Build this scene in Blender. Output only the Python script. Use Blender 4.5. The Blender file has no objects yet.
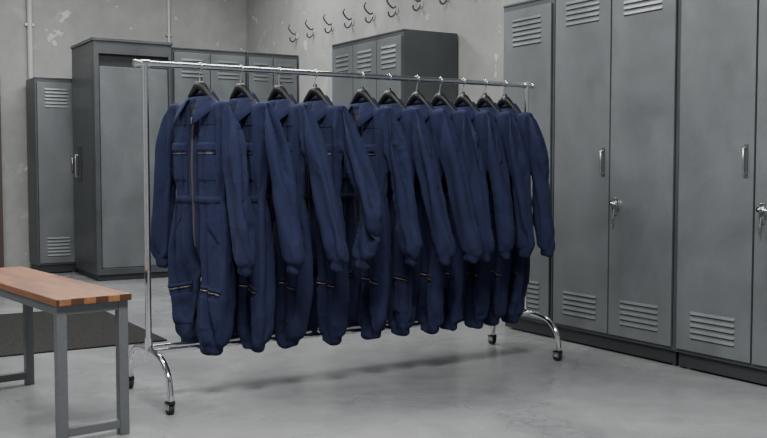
import bpy, bmesh, math, random, time
import numpy as np
from mathutils import Vector, Matrix, noise
from mathutils.bvhtree import BVHTree
random.seed(4)
scene = bpy.context.scene
COL = scene.collection

# ------------------------------------------------------------------ materials
def new_mat(name):
    m = bpy.data.materials.new(name); m.use_nodes = True
    nt = m.node_tree; b = nt.nodes['Principled BSDF']
    return m, nt, b
def simple(name, col, rough=.5, metal=0., bump=0., bscale=60):
    m, nt, b = new_mat(name)
    N = nt.nodes; L = nt.links
    tc = N.new('ShaderNodeTexCoord')
    n = N.new('ShaderNodeTexNoise'); n.inputs['Scale'].default_value = bscale; n.inputs['Detail'].default_value = 4
    L.new(tc.outputs['Object'], n.inputs['Vector'])
    mix = N.new('ShaderNodeMixRGB'); mix.blend_type = 'MULTIPLY'; mix.inputs[0].default_value = .25
    mix.inputs[1].default_value = (*col, 1); L.new(n.outputs['Fac'], mix.inputs[2])
    L.new(mix.outputs[0], b.inputs['Base Color'])
    b.inputs['Roughness'].default_value = rough; b.inputs['Metallic'].default_value = metal
    if bump:
        bp = N.new('ShaderNodeBump'); bp.inputs['Strength'].default_value = bump; bp.inputs['Distance'].default_value = .01
        L.new(n.outputs['Fac'], bp.inputs['Height']); L.new(bp.outputs[0], b.inputs['Normal'])
    return m
def ramp(nt, src, stops):
    r = nt.nodes.new('ShaderNodeValToRGB'); e = r.color_ramp.elements
    while len(e) < len(stops): e.new(.5)
    for i, (p, c) in enumerate(stops):
        e[i].position = p; e[i].color = (*c, 1) if len(c) == 3 else c
    nt.links.new(src, r.inputs[0]); return r.outputs[0]
def noise_node(nt, vec, scale, detail=5, rough=.55, dist=0.):
    n = nt.nodes.new('ShaderNodeTexNoise'); n.inputs['Scale'].default_value = scale
    n.inputs['Detail'].default_value = detail; n.inputs['Roughness'].default_value = rough
    n.inputs['Distortion'].default_value = dist
    nt.links.new(vec, n.inputs['Vector']); return n.outputs['Fac']
def mixc(nt, fac, a, b, mode='MIX'):
    m = nt.nodes.new('ShaderNodeMixRGB'); m.blend_type = mode
    for i, v in ((0, fac), (1, a), (2, b)):
        if isinstance(v, (int, float)): m.inputs[i].default_value = v
        elif isinstance(v, tuple): m.inputs[i].default_value = (*v, 1)
        else: nt.links.new(v, m.inputs[i])
    return m.outputs[0]

def locker_mat(name, c):
    m, nt, b = new_mat(name)
    tc = nt.nodes.new('ShaderNodeTexCoord')
    v = tc.outputs['Object']
    n1 = noise_node(nt, v, 2.3, 7, .62, .4)
    n2 = noise_node(nt, v, 140, 3)
    lo = tuple(x*.84 for x in c); hi = tuple(x*1.16 for x in c)
    c1 = ramp(nt, n1, [(.32, lo), (.68, hi)])
    c2 = mixc(nt, .22, c1, n2, 'OVERLAY')
    nt.links.new(c2, b.inputs['Base Color'])
    nt.links.new(ramp(nt, n1, [(.3, (.33,)*3), (.7, (.46,)*3)]), b.inputs['Roughness'])
    b.inputs['Metallic'].default_value = .35
    bp = nt.nodes.new('ShaderNodeBump'); bp.inputs['Strength'].default_value = .1; bp.inputs['Distance'].default_value = .004
    nt.links.new(n2, bp.inputs['Height']); nt.links.new(bp.outputs[0], b.inputs['Normal'])
    return m
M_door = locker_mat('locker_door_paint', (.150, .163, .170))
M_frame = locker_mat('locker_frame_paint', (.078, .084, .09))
M_plinth = simple('locker_plinth', (.03, .032, .037), .5)
M_black = simple('black_plastic', (.012, .012, .013), .38)
M_slot = simple('slot_dark', (.03, .03, .032), .8)
M_chrome = simple('chrome', (.82, .83, .85), .12, 1.0)
M_steel = simple('brushed_steel', (.55, .55, .56), .3, 1.0)
M_rubber = simple('rubber', (.02, .02, .02), .7)
M_benchmetal = simple('bench_steel_paint', (.14, .15, .158), .42, .3)
M_white = simple('white_paint', (.5, .5, .48), .6)
M_zip = simple('zip_teeth', (.11, .09, .085), .4, .5, 0, 300)
M_brown = simple('door_brown', (.07, .05, .04), .5)

def fabric(name, c):
    m, nt, b = new_mat(name)
    tc = nt.nodes.new('ShaderNodeTexCoord'); v = tc.outputs['Object']
    n1 = noise_node(nt, v, 9, 5, .6)
    n3 = noise_node(nt, v, 38, 3, .5, 1.2)
    mp = nt.nodes.new('ShaderNodeMapping'); mp.inputs['Scale'].default_value = (1, 1, .38); mp.inputs['Rotation'].default_value = (0, .35, 0)
    nt.links.new(v, mp.inputs['Vector'])
    n4 = noise_node(nt, mp.outputs[0], 11, 2, .4, 1.2)
    col = ramp(nt, n1, [(.3, tuple(x*.92 for x in c)), (.7, tuple(x*1.08 for x in c))])
    nt.links.new(col, b.inputs['Base Color'])
    b.inputs['Roughness'].default_value = .9
    b.inputs['Specular IOR Level'].default_value = .2
    b.inputs['Sheen Weight'].default_value = .03
    b.inputs['Sheen Tint'].default_value = (.5, .55, .75, 1)
    b.inputs['Sheen Roughness'].default_value = .5
    ridge = ramp(nt, n4, [(.36, (0, 0, 0)), (.50, (1, 1, 1)), (.64, (0, 0, 0))])
    b2 = nt.nodes.new('ShaderNodeBump'); b2.inputs['Strength'].default_value = .3; b2.inputs['Distance'].default_value = .006
    nt.links.new(ridge, b2.inputs['Height'])
    bp = nt.nodes.new('ShaderNodeBump'); bp.inputs['Strength'].default_value = .1; bp.inputs['Distance'].default_value = .006
    nt.links.new(n3, bp.inputs['Height']); nt.links.new(b2.outputs[0], bp.inputs['Normal'])
    nt.links.new(bp.outputs[0], b.inputs['Normal'])
    return m
M_navy = fabric('navy_cotton', (.0135, .0175, .048))
M_navy2 = fabric('navy_cotton_trim', (.008, .0105, .028))
M_neck_shade = simple('navy_neck_shade', (.005, .006, .012), .9)  # near-black navy, shade of the open neck put into the colour

def wall_mat():
    m, nt, b = new_mat('weathered_concrete_wall')
    tc = nt.nodes.new('ShaderNodeTexCoord'); v = tc.outputs['Object']
    n1 = noise_node(nt, v, 1.1, 8, .62, .5)
    n2 = noise_node(nt, v, 7, 8, .65)
    n3 = noise_node(nt, v, 1.9, 6, .6, .8)
    n4 = noise_node(nt, v, 5.2, 4, .5, .3)
    base = ramp(nt, n1, [(.3, (.235, .242, .234)), (.5, (.28, .287, .278)), (.7, (.325, .33, .32))])
    base = mixc(nt, .2, base, n2, 'OVERLAY')
    peel = ramp(nt, n3, [(.61, (0, 0, 0)), (.65, (1, 1, 1))])
    peel2 = ramp(nt, n4, [(.67, (0, 0, 0)), (.69, (1, 1, 1))])
    c = mixc(nt, peel, base, mixc(nt, .35, base, (.45, .45, .43)))
    c = mixc(nt, peel2, c, (.47, .47, .45))
    nt.links.new(c, b.inputs['Base Color']); b.inputs['Roughness'].default_value = .85
    bp = nt.nodes.new('ShaderNodeBump'); bp.inputs['Strength'].default_value = .25; bp.inputs['Distance'].default_value = .02
    nt.links.new(mixc(nt, .5, n2, peel2), bp.inputs['Height']); nt.links.new(bp.outputs[0], b.inputs['Normal'])
    return m
M_wall = wall_mat()
def floor_mat():
    m, nt, b = new_mat('polished_concrete_floor')
    tc = nt.nodes.new('ShaderNodeTexCoord'); v = tc.outputs['Object']
    n1 = noise_node(nt, v, .9, 8, .6, .6)
    n2 = noise_node(nt, v, 6, 8, .7)
    n3 = noise_node(nt, v, 90, 2)
    base = ramp(nt, n1, [(.3, (.165, .17, .175)), (.5, (.22, .225, .228)), (.7, (.285, .288, .29))])
    base = mixc(nt, .3, base, n2, 'OVERLAY'); base = mixc(nt, .1, base, n3, 'OVERLAY')
    vo = nt.nodes.new('ShaderNodeTexVoronoi'); vo.feature = 'DISTANCE_TO_EDGE'; vo.inputs['Scale'].default_value = .35
    mp = nt.nodes.new('ShaderNodeVectorMath'); mp.operation = 'ADD'
    nn = nt.nodes.new('ShaderNodeTexNoise'); nn.inputs['Scale'].default_value = 2.2; nn.inputs['Detail'].default_value = 6
    nt.links.new(v, nn.inputs['Vector']); nt.links.new(v, mp.inputs[0]); nt.links.new(nn.outputs['Color'], mp.inputs[1])
    nt.links.new(mp.outputs[0], vo.inputs['Vector'])
    crack = ramp(nt, vo.outputs['Distance'], [(0, (.8,)*3), (.0035, (1, 1, 1))])
    c = mixc(nt, 1.0, base, crack, 'MULTIPLY')
    nt.links.new(c, b.inputs['Base Color'])
    nt.links.new(ramp(nt, n1, [(.3, (.16,)*3), (.7, (.32,)*3)]), b.inputs['Roughness'])
    bp = nt.nodes.new('ShaderNodeBump'); bp.inputs['Strength'].default_value = .06; bp.inputs['Distance'].default_value = .01
    nt.links.new(n2, bp.inputs['Height']); nt.links.new(bp.outputs[0], b.inputs['Normal'])
    return m
M_floor = floor_mat()
M_ceil = simple('ceiling_plaster', (.45, .45, .45), .9, 0, .2, 8)
def wood_mat():
    m, nt, b = new_mat('bench_hardwood')
    tc = nt.nodes.new('ShaderNodeTexCoord'); v = tc.outputs['Object']
    mp = nt.nodes.new('ShaderNodeMapping'); mp.inputs['Scale'].default_value = (22, 1.6, 22)
    nt.links.new(v, mp.inputs['Vector'])
    g = noise_node(nt, mp.outputs[0], 3.2, 7, .65, .8)
    br = nt.nodes.new('ShaderNodeTexBrick'); br.inputs['Scale'].default_value = 1
    rot = nt.nodes.new('ShaderNodeMapping'); rot.inputs['Rotation'].default_value = (0, 0, math.pi/2)
    nt.links.new(v, rot.inputs['Vector']); nt.links.new(rot.outputs[0], br.inputs['Vector'])
    br.inputs['Brick Width'].default_value = .42; br.inputs['Row Height'].default_value = .05
    br.inputs['Mortar Size'].default_value = .0012
    br.inputs['Color1'].default_value = (.12, .045, .02, 1); br.inputs['Color2'].default_value = (.25, .105, .045, 1)
    br.inputs['Mortar'].default_value = (.06, .025, .012, 1)
    c = mixc(nt, .6, br.outputs['Color'], ramp(nt, g, [(.3, (.22, .22, .22)), (.65, (.7, .7, .7))]), 'OVERLAY')
    nt.links.new(c, b.inputs['Base Color']); b.inputs['Roughness'].default_value = .42
    return m
M_wood = wood_mat()
def mat_mat():
    m, nt, b = new_mat('rubber_floor_mat')
    tc = nt.nodes.new('ShaderNodeTexCoord'); v = tc.outputs['Object']
    n = noise_node(nt, v, 60, 5, .7)
    nt.links.new(ramp(nt, n, [(.3, (.016, .016, .016)), (.7, (.042, .041, .04))]), b.inputs['Base Color'])
    b.inputs['Roughness'].default_value = 1; b.inputs['Specular IOR Level'].default_value = .1
    bp = nt.nodes.new('ShaderNodeBump'); bp.inputs['Strength'].default_value = .8; bp.inputs['Distance'].default_value = .01
    nt.links.new(n, bp.inputs['Height']); nt.links.new(bp.outputs[0], b.inputs['Normal'])
    return m
M_mat = mat_mat()

# ------------------------------------------------------------------ mesh builder
class MB:
    def __init__(s): s.v = []; s.f = []; s.m = []; s.sm = []; s.mats = []
    def mi(s, mat):
        if mat not in s.mats: s.mats.append(mat)
        return s.mats.index(mat)
    def add(s, vs, fs, mat, smooth=False):
        o = len(s.v); s.v += [tuple(v) for v in vs]; k = s.mi(mat)
        for f in fs: s.f.append(tuple(i+o for i in f)); s.m.append(k); s.sm.append(smooth)
    def box(s, x0, x1, y0, y1, z0, z1, mat):
        vs = [(x, y, z) for z in (z0, z1) for y in (y0, y1) for x in (x0, x1)]
        s.add(vs, [(0, 2, 3, 1), (4, 5, 7, 6), (0, 1, 5, 4), (2, 6, 7, 3), (0, 4, 6, 2), (1, 3, 7, 5)], mat)
    def tube(s, pts, r, mat, seg=12, cap=True):
        pts = [Vector(p) for p in pts]; n = len(pts)
        rs = r if isinstance(r, (list, tuple)) else [r]*n
        t0 = (pts[1]-pts[0]).normalized()
        up = Vector((0, 0, 1)) if abs(t0.z) < .9 else Vector((0, 1, 0))
        side = t0.cross(up).normalized(); vs = []
        for i, p in enumerate(pts):
            a = pts[max(i-1, 0)]; b = pts[min(i+1, n-1)]; t = (b-a).normalized()
            side = (side - t*side.dot(t)).normalized(); w = t.cross(side)
            for k in range(seg):
                an = 2*math.pi*k/seg
                vs.append(p + (side*math.cos(an)+w*math.sin(an))*rs[i])
        fs = [(i*seg+k, i*seg+(k+1) % seg, (i+1)*seg+(k+1) % seg, (i+1)*seg+k) for i in range(n-1) for k in range(seg)]
        s.add(vs, fs, mat, True)
        if cap:
            s.add(vs[:seg], [tuple(range(seg))[::-1]], mat); s.add(vs[-seg:], [tuple(range(seg))], mat)
    def obj(s, name, loc=(0, 0, 0), rz=0, parent=None, bevel=0):
        me = bpy.data.meshes.new(name); me.from_pydata(s.v, [], s.f); me.update()
        for m in s.mats: me.materials.append(m)
        for p, k, q in zip(me.polygons, s.m, s.sm): p.material_index = k; p.use_smooth = q
        bm = bmesh.new(); bm.from_mesh(me); bmesh.ops.recalc_face_normals(bm, faces=bm.faces); bm.to_mesh(me); bm.free()
        o = bpy.data.objects.new(name, me); COL.objects.link(o)
        o.location = loc; o.rotation_euler = (0, 0, rz)
        if parent: o.parent = parent
        if bevel:
            b = o.modifiers.new('bevel', 'BEVEL'); b.width = bevel; b.segments = 2; b.limit_method = 'ANGLE'; b.angle_limit = 1.0
        return o
def empty(name, loc=(0, 0, 0), rz=0):
    e = bpy.data.objects.new(name, None); COL.objects.link(e); e.location = loc; e.rotation_euler = (0, 0, rz)
    e.empty_display_size = .1
    return e
def arc(pts, n=8):
    P = [Vector(p) for p in pts]; out = []
    for i in range(len(P)-1):
        p0 = P[max(i-1, 0)]; p1 = P[i]; p2 = P[i+1]; p3 = P[min(i+2, len(P)-1)]
        for k in range(n):
            t = k/n
            out.append(.5*((2*p1)+(p2-p0)*t+(2*p0-5*p1+4*p2-p3)*t*t+(3*p1-p0-3*p2+p3)*t**3))
    out.append(P[-1]); return out

# ------------------------------------------------------------------ coveralls (cloth draped first)
RY = 4.385; RZ = 1.577
hooks = [1.660, 1.871, 2.075, 2.277, 2.554, 2.721, 2.901, 3.053, 3.210, 3.365, 3.509]
alph = [21, 17, 16, 18, 16, 17, 15, 12, 10, 9, 9]
SRs = [(.01, .01, .02), (.04, .03, .0), (.08, .04, .0), (.12, -.09, .01), (.02, .02, .0), (.05, .03, .0), (.04, .04, 0), (.01, .02, 0), (.02, .0, 0), (.0, .01, 0), (.0, .02, 0)]
SLs = [(-.01, -.01, .0), (-.0, .0, 0), (-.01, .0, 0), (-.0, .0, 0), (-.01, .0, 0), (-.01, 0, 0), (-.01, 0, 0), (-.01, 0, 0), (-.01, 0, 0), (-.01, 0, 0), (-.01, 0, 0)]
th = [1.0, 1.0, 1.0, 1.0, .95, .9, .85, .8, .8, .8, .8]

def sleeve_path(sgn, p):
    out, bend, fwd = p
    pts = [(.12, 0, 1.372), (.175, .0, 1.335), (.218, .0, 1.245), (.250+out*.35, fwd*.3, 1.10), (.272+out*.75, fwd*.7, .95),
           (.288+out+bend*.2, fwd, .82), (.30+out+bend*.8, fwd*1.2, .71), (.304+out+bend, fwd*1.25, .668), (.305+out+bend*1.02, fwd*1.25, .650), (.306+out+bend*1.05, fwd*1.25, .605)]
    rw = [.044, .058, .065, .060, .056, .054, .056, .055, .041, .039]
    rd = [.030, .036, .038, .036, .034, .034, .036, .034, .026, .024]
    return [(sgn*x, d, z) for x, d, z in pts], rw, rd
def loft(bm, pts, rw, rd, seg=20, horiz=False, sq=.8):
    pts = [Vector(p) for p in pts]; n = len(pts)
    rings = []
    for i, p in enumerate(pts):
        if horiz: t = Vector((0, 0, -1))
        else: t = (pts[min(i+1, n-1)]-pts[max(i-1, 0)]).normalized()
        dv = Vector((0, 1, 0)); dv = (dv-t*dv.dot(t)).normalized(); sv = t.cross(dv)
        ring = []
        for k in range(seg):
            a = 2*math.pi*k/seg; c = math.cos(a); s_ = math.sin(a)
            c = math.copysign(abs(c)**sq, c); s_ = math.copysign(abs(s_)**sq, s_)
            ring.append(bm.verts.new(p+sv*rw[i]*c+dv*rd[i]*s_))
        rings.append(ring)
    for i in range(n-1):
        for k in range(seg):
            bm.faces.new((rings[i][k], rings[i][(k+1) % seg], rings[i+1][(k+1) % seg], rings[i+1][k]))
    bm.faces.new(rings[0][::-1]); bm.faces.new(rings[-1])

sims = []
N = noise.noise
for idx in range(11):
    seed = idx*13.7+3.1; thick = th[idx]
    sway = random.uniform(-.04, .04)
    bm = bmesh.new()
    T = [(1.435, .055, .032), (1.420, .085, .035), (1.400, .125, .036), (1.375, .160, .037), (1.345, .175, .039), (1.28, .178, .043), (1.15, .180, .048),
         (1.0, .176, .047), (.945, .166, .040), (.88, .178, .047), (.75, .192, .052), (.68, .198, .052), (.64, .193, .046)]
    loft(bm, [(0, 0, z) for z, _, _ in T], [w for _, w, _ in T], [d*thick for _, _, d in T], 28, True, .8)
    for s in (-1, 1):
        Lg = [(.72, .095, .095, .05), (.60, .108, .092, .050), (.50, .114, .088, .050), (.40, .119, .084, .049), (.32, .121, .083, .048), (.280, .121, .080, .046), (.262, .121, .061, .036), (.217, .121, .058, .032)]
        lgj = random.uniform(-.02, .02); fw = random.uniform(-.02, .02)
        loft(bm, [(s*c+lgj*(.7-z)*2+sway*(.7-z), (s*.05+fw)*(.7-z)*2, z) for z, c, _, _ in Lg], [w for _, _, w, _ in Lg], [d*thick for _, _, _, d in Lg], 22, True, .8)
    for s, P in ((1, SRs[idx]), (-1, SLs[idx])):
        pts, rw, rd = sleeve_path(s, P)
        pts = arc(pts, 3); n = len(pts)
        rw2 = []; rd2 = []
        for i in range(n):
            q = i/3; j = min(int(q), len(rw)-2); f = q-j
            rw2.append(rw[j]*(1-f)+rw[j+1]*f); rd2.append((rd[j]*(1-f)+rd[j+1]*f)*thick)
        loft(bm, pts, rw2, rd2, 20, False, .85)
    bmesh.ops.recalc_face_normals(bm, faces=bm.faces)
    me = bpy.data.meshes.new('tmp'); bm.to_mesh(me); bm.free()
    o = bpy.data.objects.new('tmp', me); COL.objects.link(o)
    r = o.modifiers.new('r', 'REMESH'); r.mode = 'VOXEL'; r.voxel_size = .0108; r.adaptivity = 0
    sm = o.modifiers.new('s', 'SMOOTH'); sm.iterations = 2; sm.factor = .5
    dg = bpy.context.evaluated_depsgraph_get(); dg.update()
    me2 = bpy.data.meshes.new_from_object(o.evaluated_get(dg))
    bpy.data.objects.remove(o)
    me2.update()
    nr = [v.normal.copy() for v in me2.vertices]
    rest = np.array([v.co[:] for v in me2.vertices])
    for v, nn in zip(me2.vertices, nr):
        x, y, z = v.co
        v.co = v.co+nn*(.006*N(Vector((x*14+seed, y*10, z*4)))+.005*N(Vector((x*9, y*9+seed, z*16)))) if z < 1.38 else v.co
    o = bpy.data.objects.new('sim', me2); COL.objects.link(o)
    gp = o.vertex_groups.new(name='pin'); gs = o.vertex_groups.new(name='tight')
    for v in me2.vertices:
        x, y, z = v.co; ax = abs(x)
        w = 0
        if ax < .19: w = min(max((z-1.355)/.03, 0), 1)
        if w > 0: gp.add([v.index], w, 'REPLACE')
        t = 0
        if z > 1.36: t = 1
        if abs(z-.945) < .02 and ax < .17: t = 1
        if z < .262: t = 1
        if ax > .22 and .58 < z < .655: t = 1
        gs.add([v.index], t, 'REPLACE')
    c = o.modifiers.new('cloth', 'CLOTH'); st = c.settings
    st.quality = 5; st.mass = .25; st.air_damping = 2.0
    st.tension_stiffness = 25; st.compression_stiffness = 25; st.shear_stiffness = 8; st.bending_stiffness = .6
    st.vertex_group_mass = 'pin'; st.pin_stiffness = 2
    st.vertex_group_shrink = 'tight'; st.shrink_min = -.18; st.shrink_max = 0.0
    c.collision_settings.use_collision = False; c.collision_settings.use_self_collision = False
    sims.append((o, idx, rest))
for f in range(1, 20):
    scene.frame_set(f)
dg = bpy.context.evaluated_depsgraph_get()
draped = {}
for o, idx, rest in sims:
    me = bpy.data.meshes.new_from_object(o.evaluated_get(dg))
    P = np.array([v.co[:] for v in me.vertices]); D0 = P-rest
    E = np.zeros(len(me.edges)*2, int); me.edges.foreach_get('vertices', E); E = E.reshape(-1, 2)
    deg = np.bincount(E.ravel(), minlength=len(P)).astype(float)[:, None]
    def lp(A, n):
        for _ in range(n):
            S = np.zeros_like(A)
            for k in range(3):
                S[:, k] = np.bincount(E[:, 0], A[E[:, 1], k], len(P))+np.bincount(E[:, 1], A[E[:, 0], k], len(P))
            A = .4*A+.6*S/np.maximum(deg, 1)
        return A
    Hf = D0-lp(D0.copy(), 100)
    F = rest+lp(Hf*1.9, 2)
    me.vertices.foreach_set('co', F.ravel()); me.update()
    draped[idx] = me
for o, _, _ in sims: bpy.data.objects.remove(o)
scene.frame_set(1)

def make_coverall(idx, X, alpha):
    me2 = draped[idx]; seed = idx*13.7+3.1; dz = 0
    me2.update()
    nrm = [v.normal.copy() for v in me2.vertices]
    for v, nn in zip(me2.vertices, nrm):
        x, y, z = v.co; ax = abs(x)
        topf = min(max((1.42-z)/.12, 0), 1)
        u = x*12+z*1.6*math.copysign(1, x)
        r1 = 1-2.4*abs(N(Vector((u+seed, y*7, z*1.7+seed))))
        sl = min(max((ax-.19)/.03, 0), 1) if z > .60 else 0
        r2 = 1-2.6*abs(N(Vector((ax*11+z*4+seed, y*9, z*2.2-ax*6+math.copysign(7, x)))))
        lg = min(max((.56-z)/.05, 0), 1)
        r3 = 1-2.6*abs(N(Vector((x*9+z*4+seed, y*8, z*6))))
        v.co = v.co+nn*topf*(.006*r1*(1-sl)+.006*r2*sl+.004*r3*lg)
    for p in me2.polygons: p.use_smooth = True
    me2.materials.clear(); me2.materials.append(M_navy)
    bmt = bmesh.new(); bmt.from_mesh(me2); bvh = BVHTree.FromBMesh(bmt); bmt.free()
    root = empty('coverall', (X, RY, dz), 0)
    body = bpy.data.objects.new('suit_body', me2); COL.objects.link(body); body.parent = root
    ss = body.modifiers.new('sub', 'SUBSURF'); ss.levels = 1; ss.render_levels = 1
    def front(x, z):
        h = bvh.ray_cast(Vector((x, .6, z)), Vector((0, -1, 0)))
        return h[0].y if h[0] is not None else None
    D = MB()
    def patch(c0, c1, c2, c3, off, mat, nu, nv, edge=.003):
        vs = []; last = 0.05
        for j in range(nv+1):
            for i in range(nu+1):
                s_ = i/nu; t_ = j/nv
                x = (c0[0]*(1-s_)+c1[0]*s_)*(1-t_)+(c3[0]*(1-s_)+c2[0]*s_)*t_
                z = (c0[1]*(1-s_)+c1[1]*s_)*(1-t_)+(c3[1]*(1-s_)+c2[1]*s_)*t_
                y = front(x, z)
                if y is None or y < -.02: y = last
                last = y
                rim = (i in (0, nu)) or (j in (0, nv))
                vs.append((x, y+(off if not rim else -edge), z))
        fs = [(j*(nu+1)+i, j*(nu+1)+i+1, (j+1)*(nu+1)+i+1, (j+1)*(nu+1)+i) for j in range(nv) for i in range(nu)]
        D.add(vs, fs, mat, True)
    def strip(p, q, w, off, mat, n=24):
        p = Vector(p); q = Vector(q); d = (q-p).normalized(); s2 = Vector((-d.y, d.x))*w/2
        vs = []; last = .05
        for i in range(n+1):
            c = p.lerp(q, i/n)
            for sg, oo in ((1, -.002), (.8, off), (-.8, off), (-1, -.002)):
                e = c+s2*sg
                y = front(e.x, e.y)
                if y is None or y < -.02: y = last
                last = y
                vs.append((e.x, y+oo, e.y))
        fs = [(i*4+k, i*4+k+1, i*4+k+5, i*4+k+4) for i in range(n) for k in range(3)]
        D.add(vs, fs, mat, True)
    strip((0, 1.375), (0, .69), .042, .004, M_navy, 60)
    strip((.004, 1.372), (.004, .72), .005, .0058, M_zip, 60)
    D.box(-.003, .009, front(.004, 1.33)+.004, front(.004, 1.33)+.012, 1.305, 1.335, M_steel)
    for s in (-1, 1):
        a, c = s*.042, s*.145
        patch((a, 1.185), (c, 1.185), (c, 1.03), (a, 1.03), .004, M_navy, 16, 20)
        patch((a-s*.004, 1.218), (c+s*.004, 1.218), (c+s*.004, 1.170), (a-s*.004, 1.170), .009, M_navy, 16, 6)
        strip((a, 1.164), (c, 1.164), .006, .007, M_zip, 20)
        strip((s*.03, 1.30), (s*.15, 1.30), .004, .0015, M_navy2, 20)
        strip((s*.10, .86), (s*.16, .74), .010, .003, M_navy2, 20)
        strip((s*.055, .525), (s*.185, .50), .008, .0055, M_zip, 24)
        strip((s*.05, .54), (s*.19, .515), .018, .004, M_navy, 24)
        patch((s*.06, .50), (s*.18, .48), (s*.18, .33), (s*.065, .33), .004, M_navy, 16, 18)
    strip((-.155, .945), (.155, .945), .036, .004, M_navy, 50)
    n = 36; vs = []
    for i in range(n+1):
        th_ = math.radians(-156+312*i/n); q = (1-math.cos(th_))/2
        sx, sy = math.sin(th_), -math.cos(th_)
        zb = 1.432-.05*q
        rx, ry = .066, .040
        lap = .032+.038*q**3; drop = .032+.085*q**5
        for (dr, h) in ((0, -.014), (.0, .020), (.004, .034), (.010, .036), (.017, .026), (.016+lap*.6, .020-drop*.5-.006), (.014+lap, .010-drop)):
            vs.append(((rx+dr)*sx, (ry+dr)*sy, zb+h))
    m_ = 7
    fs = [(i*m_+k, i*m_+k+1, (i+1)*m_+k+1, (i+1)*m_+k) for i in range(n) for k in range(m_-1)]
    Cc = MB(); Cc.add(vs, fs, M_navy, True)
    co = Cc.obj('collar', parent=root)
    so = co.modifiers.new('s', 'SOLIDIFY'); so.thickness = .004; so.offset = 0
    D.add([(.062*math.cos(2*math.pi*k/20), .038*math.sin(2*math.pi*k/20), 1.443-.03*(math.sin(2*math.pi*k/20)+1)/2) for k in range(20)], [tuple(range(20))], M_neck_shade)  # opaque disc coloured as the darkness inside the collar
    patch((-.036, 1.405), (.036, 1.405), (.004, 1.305), (-.004, 1.305), .006, M_neck_shade, 6, 6)  # painted dark V standing in for the shaded neck opening
    det = D.obj('pockets_and_zips', parent=root)
    ang = math.atan2(-math.cos(alpha), math.sin(alpha))
    root.rotation_euler = (0, 0, ang)
    for ob in (body, co, det): ob.scale = (1, -1, 1)
    H = MB()
    hp = arc([(-.165, 0, 1.352), (-.13, 0, 1.385), (-.08, 0, 1.428), (-.035, 0, 1.468), (0, 0, 1.488), (.035, 0, 1.468), (.08, 0, 1.428), (.13, 0, 1.385), (.165, 0, 1.352)], 5)
    nn = len(hp); rr = [.010+.014*math.exp(-((i/(nn-1)-.5)/.18)**2) for i in range(nn)]
    H.tube(hp, rr, M_black, 12)
    H.tube([(0, 0, 1.478), (0, 0, 1.522)], [.021, .009], M_black, 12)
    rr_ = .0185
    hk = [(0, 0, 1.515), (0, 0, 1.54)]
    for i in range(13):
        a = math.radians(-62+(242)*i/12)
        hk.append((rr_*math.cos(a), 0, RZ+rr_*math.sin(a)))
    H.tube(arc(hk, 3), .0024, M_chrome, 8)
    H.obj('coat_hanger', (X, RY, dz), ang)
for i, X in enumerate(hooks):
    make_coverall(i, X, math.radians(alph[i]))

# ------------------------------------------------------------------ room
XR = 4.64; YB = 10.7; XL = -3.0; YF = -2.5; ZC = 3.7
def slab(name, x0, x1, y0, y1, z0, z1, mat):
    b = MB(); b.box(x0, x1, y0, y1, z0, z1, mat); return b.obj(name)
slab('floor', XL-.2, XR+.2, YF, YB+.2, -.1, 0, M_floor)
slab('wall_back', XL-.2, XR+.2, YB, YB+.2, 0, ZC, M_wall)
slab('wall_right', XR, XR+.2, YF, YB, 0, ZC, M_wall)
slab('wall_left', XL-.2, XL, YF, YB, 0, ZC, M_wall)
slab('ceiling', XL-.2, XR+.2, YF, YB+.2, ZC, ZC+.1, M_ceil)
b = MB()
b.box(.95, 1.01, YB-.05, YB-.001, 0, 2.05, M_brown); b.box(1.79, 1.85, YB-.05, YB-.001, 0, 2.05, M_brown)
b.box(.95, 1.85, YB-.05, YB-.001, 2.0, 2.06, M_brown)
b.box(1.01, 1.79, YB-.03, YB-.001, .005, 2.0, M_frame)
b.tube([(1.71, YB-.03, 1.0), (1.71, YB-.08, 1.0), (1.61, YB-.08, 1.0)], .01, M_steel)
b.obj('door_1')
b = MB()
b.tube([(2.16, YB-.03, 0.0), (2.16, YB-.03, ZC-.01)], .027, M_white, 14)
for z in (.6, 1.6, 2.6, 3.4): b.box(2.115, 2.205, YB-.035, YB-.001, z-.012, z+.012, M_steel)
b.obj('wall_conduit')
b = MB()
b.tube([(3.68, YB-.02, 0.0), (3.68, YB-.02, ZC-.01)], .016, M_white, 12)
for z in (.6, 1.6, 2.6, 3.4): b.box(3.645, 3.715, YB-.024, YB-.001, z-.01, z+.01, M_steel)
b.obj('wall_conduit.001')

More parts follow.
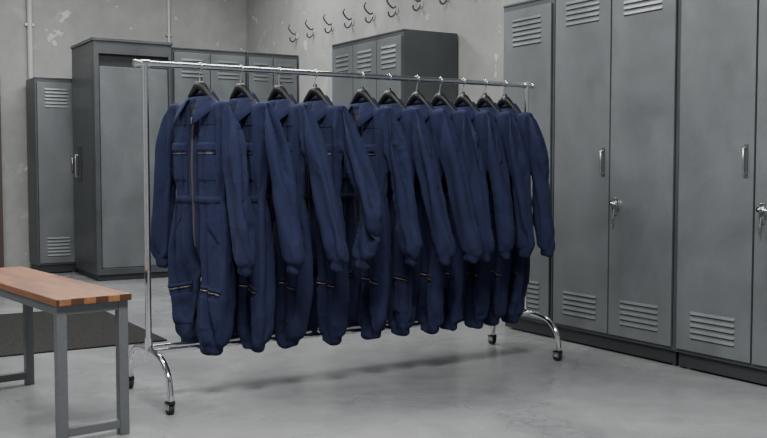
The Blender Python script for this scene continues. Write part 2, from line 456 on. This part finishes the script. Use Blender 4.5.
# ------------------------------------------------------------------ lockers
def louvers(b, cx, w, ztop, n, sp, yf):
    for i in range(n):
        z1 = ztop-i*sp; z0 = z1-sp*.5; h = w/2
        e = .012
        vs = [(cx-h, yf, z1), (cx+h, yf, z1), (cx+h-e, yf-.0065, z0), (cx-h+e, yf-.0065, z0), (cx-h, yf, z0-.002), (cx+h, yf, z0-.002)]
        b.add(vs, [(0, 1, 2, 3), (3, 2, 5, 4), (0, 3, 4), (1, 5, 2)], M_door)
        b.box(cx-h+.006, cx+h-.006, yf-.0015, yf+.001, z0-.007, z0-.001, M_slot)
def locker(name, loc, rz, doors, H, D, plinth=.09, head=.045, latch=None, lw=.62, nl=5, sp=.034, topgap=.06, botv=True):
    dm = M_door
    b = MB(); W = sum(doors)
    t = .018
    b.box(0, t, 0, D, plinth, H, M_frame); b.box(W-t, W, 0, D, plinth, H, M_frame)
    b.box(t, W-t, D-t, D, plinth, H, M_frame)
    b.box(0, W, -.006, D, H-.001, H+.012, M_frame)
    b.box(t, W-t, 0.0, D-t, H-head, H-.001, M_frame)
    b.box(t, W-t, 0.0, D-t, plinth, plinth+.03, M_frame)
    b.box(.01, W-.01, .02, D-.02, .012, plinth, M_plinth)
    for fx in (.05, W-.05):
        for fy in (.06, D-.06): b.tube([(fx, fy, 0), (fx, fy, .012)], .016, M_steel, 10)
    x = 0
    for i, dw in enumerate(doors):
        if i > 0: b.box(x-.009, x+.009, .004, D-t, plinth+.03, H-head, M_frame)
        xa = x+(.02 if i == 0 else .006); xb = x+dw-(.02 if i == len(doors)-1 else .006)
        za = plinth+.022; zb = H-head+.008
        yf = -.014
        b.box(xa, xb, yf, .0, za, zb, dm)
        cx = (xa+xb)/2; w = xb-xa
        louvers(b, cx, w*lw, zb-topgap, nl, sp, yf)
        if botv: louvers(b, cx, w*lw, za+.055+nl*sp, nl, sp, yf)
        kind = latch[i] if latch else None
        if kind in ('R', 'L'):
            hx = xb-.045 if kind == 'R' else xa+.045
            zc = 1.13
            b.box(hx-.011, hx+.011, yf-.004, yf, zc-.085, zc+.085, M_frame)
            b.tube([(hx, yf, zc-.07), (hx, yf-.022, zc-.06), (hx, yf-.022, zc+.06), (hx, yf, zc+.07)], .006, M_steel, 8)
        if kind in ('K', 'k'):
            hx = xa+.045 if kind == 'K' else xb-.045
            zc = .87
            b.box(hx-.014, hx+.014, yf-.006, yf, zc-.05, zc+.05, M_steel)
            b.tube([(hx, yf-.004, zc+.02), (hx, yf-.035, zc+.02)], .013, M_chrome, 14)
            b.tube([(hx, yf-.032, zc+.02), (hx+.035, yf-.04, zc+.018), (hx+.06, yf-.04, zc+.016)], .007, M_chrome, 10)
            b.tube([(hx, yf-.012, zc-.02), (hx, yf-.02, zc-.07)], .0055, M_chrome, 8)
            b.box(hx-.002, hx+.002, yf-.03, yf-.012, zc-.11, zc-.06, M_chrome)
        x += dw
    return b.obj(name, loc, rz, bevel=.0025)
R90 = -math.pi/2
XF = 4.10; HR = 2.17
locker('metal_locker', (XF, 5.14, 0), R90, [.51], HR, .52, latch=[None], nl=6, sp=.032)
locker('metal_locker', (XF, 4.625, 0), R90, [.50, .50], HR+.2, .52, latch=['R', 'K'], nl=5, sp=.032, topgap=.22)
locker('metal_locker', (XF-.01, 3.615, 0), R90, [.50, .50], HR+.2, .52, latch=['R', 'K'], nl=5, sp=.032, topgap=.2)
locker('metal_locker', (XF, 2.61, 0), R90, [.50, .50], HR+.2, .52, latch=['R', 'K'], nl=5, sp=.032, topgap=.2)
locker('metal_locker', (XF, 7.56, 0), R90, [.39, .39, .39], HR, .52, latch=['R', 'R', 'R'], nl=5, sp=.04)
HB = 2.30
locker('metal_locker', (3.23, 9.3, 0), 0, [.40, .40], HB-.02, .62, latch=['R', 'R'], nl=5, sp=.04)
locker('metal_locker', (4.035, 9.3, 0), 0, [.295, .295], HB-.02, .62, latch=['R', 'R'], nl=5, sp=.04)
locker('metal_locker', (2.10, 10.2, 0), 0, [.42], 2.0, .42, latch=['R'], nl=6, sp=.035)
b = MB(); W = .76; D = .85
b.box(0, W, 0, D, HB-.12, HB, M_frame); b.box(-.012, W+.012, -.012, D, HB, HB+.03, M_frame)
b.box(0, .045, 0, D, .06, HB-.12, M_frame); b.box(W-.03, W, 0, D, .06, HB-.12, M_frame)
b.box(.045, W-.03, D-.02, D, .06, HB-.12, M_frame)
b.box(.045, W-.03, .0, D-.02, .06, .12, M_frame); b.box(.02, W-.02, .03, D-.03, .0, .06, M_plinth)
b.box(.055, W-.035, .02, .045, .125, HB-.24, M_door)
b.box(.045, W-.03, .05, .07, HB-.25, HB-.12, M_plinth)
b.box(-.004, 0, .08, D-.08, .16, HB-.2, M_frame)
b.box(-.02, -.004, D*.62, D*.62+.05, .95, 1.30, M_plinth)
b.tube([(-.004, D*.6+.05, 1.0), (-.05, D*.6+.05, 1.0), (-.05, D*.6+.05, 1.22), (-.004, D*.6+.05, 1.22)], .008, M_steel)
b.obj('storage_cupboard', (2.45, 9.25, 0), 0, bevel=.003)

for i in range(14):
    y = 9.35-i*.40
    if y < 4.9: break
    z = 2.50
    b = MB()
    b.tube([(0, 0, 0), (-.008, 0, 0)], .036, M_white, 20)
    path = arc([(-.006, 0, .035), (-.035, 0, .02), (-.075, 0, .045), (-.10, 0, .085), (-.085, 0, .12)], 5)
    path2 = arc([(-.006, 0, -.0), (-.03, 0, -.045), (-.055, 0, -.06), (-.08, 0, -.045), (-.085, 0, -.015)], 5)
    b.tube(path, .008, M_frame, 8); b.tube(path2, .008, M_frame, 8)
    b.obj('coat_hook', (XR-.0005, y, z))

b = MB(); b.box(-1.2, 1.98, 5.85, 7.5, .0, .012, M_mat); b.obj('floor_mat', bevel=.004)

# ------------------------------------------------------------------ bench
b = MB(); BW = .31; BL = 1.36; BH = .585
b.box(-BW, 0, 0, BL, BH-.028, BH, M_wood)
top = b.obj('bench_top', bevel=.003)
b = MB(); t = .04
for x0 in (-BW+.008, -t-.008):
    for y0 in (.02, BL-t-.14):
        b.box(x0, x0+t, y0, y0+t, 0, BH-.028, M_benchmetal)
for x0 in (-BW+.008, -t-.008):
    b.box(x0+.002, x0+t-.002, .02+t, BL-t-.14, BH-.066, BH-.029, M_benchmetal)
for y0 in (.02, BL-t-.14):
    b.box(-BW+.008+t, -t-.008, y0+.002, y0+t-.002, BH-.066, BH-.029, M_benchmetal)
    b.box(-BW+.008+t, -t-.008, y0+.002, y0+t-.002, .03, .065, M_benchmetal)
fr = b.obj('bench_frame', bevel=.002)
e = empty('locker_room_bench', (1.16, 3.86, 0), math.radians(7))
top.parent = e; fr.parent = e

# ------------------------------------------------------------------ rack
X0 = 1.395; X1 = 3.67
rack = empty('garment_rack', (0, RY, 0))
b = MB()
b.tube([(X0-.05, 0, RZ), (X1+.045, 0, RZ)], .0145, M_chrome, 18)
for x in (X0-.055, X1+.035): b.tube([(x, 0, RZ), (x+.014, 0, RZ)], .018, M_chrome, 16)
for x in (X0, X1):
    b.tube([(x, 0, .24), (x, 0, RZ)], .0145, M_chrome, 18)
    b.tube([(x, 0, RZ-.03), (x, 0, RZ+.002)], .019, M_chrome, 16)
    b.tube([(x, 0, .225), (x, 0, .30)], .0195, M_chrome, 16)
    b.tube([(x-.02, 0, RZ), (x+.02, 0, RZ)], .019, M_chrome, 16)
    b.tube(arc([(x, -.30, .055), (x, -.297, .10), (x, -.27, .17), (x, -.20, .222), (x, -.10, .24), (x, 0, .243), (x, .10, .24), (x, .20, .222), (x, .27, .17), (x, .297, .10), (x, .30, .055)], 5), .0145, M_chrome, 16)
for y in (-.055, .055): b.tube([(X0, y, .243), (X1, y, .243)], .011, M_chrome, 14)
b.obj('rack_frame', parent=rack)
b = MB()
for x in (X0, X1):
    for y in (-.30, .30):
        b.tube([(x, y, .062), (x, y, .05)], .019, M_black, 14)
        for dx in (-.015, .015):
            b.box(x+dx-.002, x+dx+.002, y-.012, y+.03, .022, .056, M_steel)
        b.tube([(x-.012, y+.012, .027), (x+.012, y+.012, .027)], .027, M_rubber, 20)
        b.tube([(x-.02, y+.012, .027), (x+.02, y+.012, .027)], .006, M_steel, 10)
        b.box(x-.017, x+.017, y-.014, y+.032, .048, .056, M_black)
b.obj('casters', parent=rack)

# ------------------------------------------------------------------ lights
def area(name, loc, sx, sy, e, rot=(0, 0, 0), col=(1, 1, 1)):
    l = bpy.data.lights.new(name, 'AREA'); l.shape = 'RECTANGLE'; l.size = sx; l.size_y = sy; l.energy = e; l.color = col
    o = bpy.data.objects.new(name, l); COL.objects.link(o); o.location = loc; o.rotation_euler = rot; return o
area('ceiling_light', (1.0, 2.0, 3.6), 1.6, .8, 240, col=(1, .998, .99))
area('ceiling_light', (2.0, 5.4, 3.6), 3.0, .6, 125, col=(1, .998, .99))
area('ceiling_light', (2.6, 8.6, 3.6), 3.0, 1.0, 125, col=(1, .998, .99))
area('ceiling_light', (-1.4, 5.5, 3.6), 1.0, 4.0, 140, col=(1, .998, .99))
w = bpy.data.worlds.new('world'); scene.world = w; w.use_nodes = True
w.node_tree.nodes['Background'].inputs[0].default_value = (.95, .98, 1, 1)
w.node_tree.nodes['Background'].inputs[1].default_value = .35

# ------------------------------------------------------------------ camera
cam = bpy.data.cameras.new('camera'); co = bpy.data.objects.new('camera', cam); COL.objects.link(co)
cam.sensor_width = 36; cam.lens = 960/767*36; cam.clip_start = .05
co.location = (0, 0, 1.1); co.rotation_euler = (math.radians(90-3.1), 0, math.radians(-31.5))
scene.camera = co
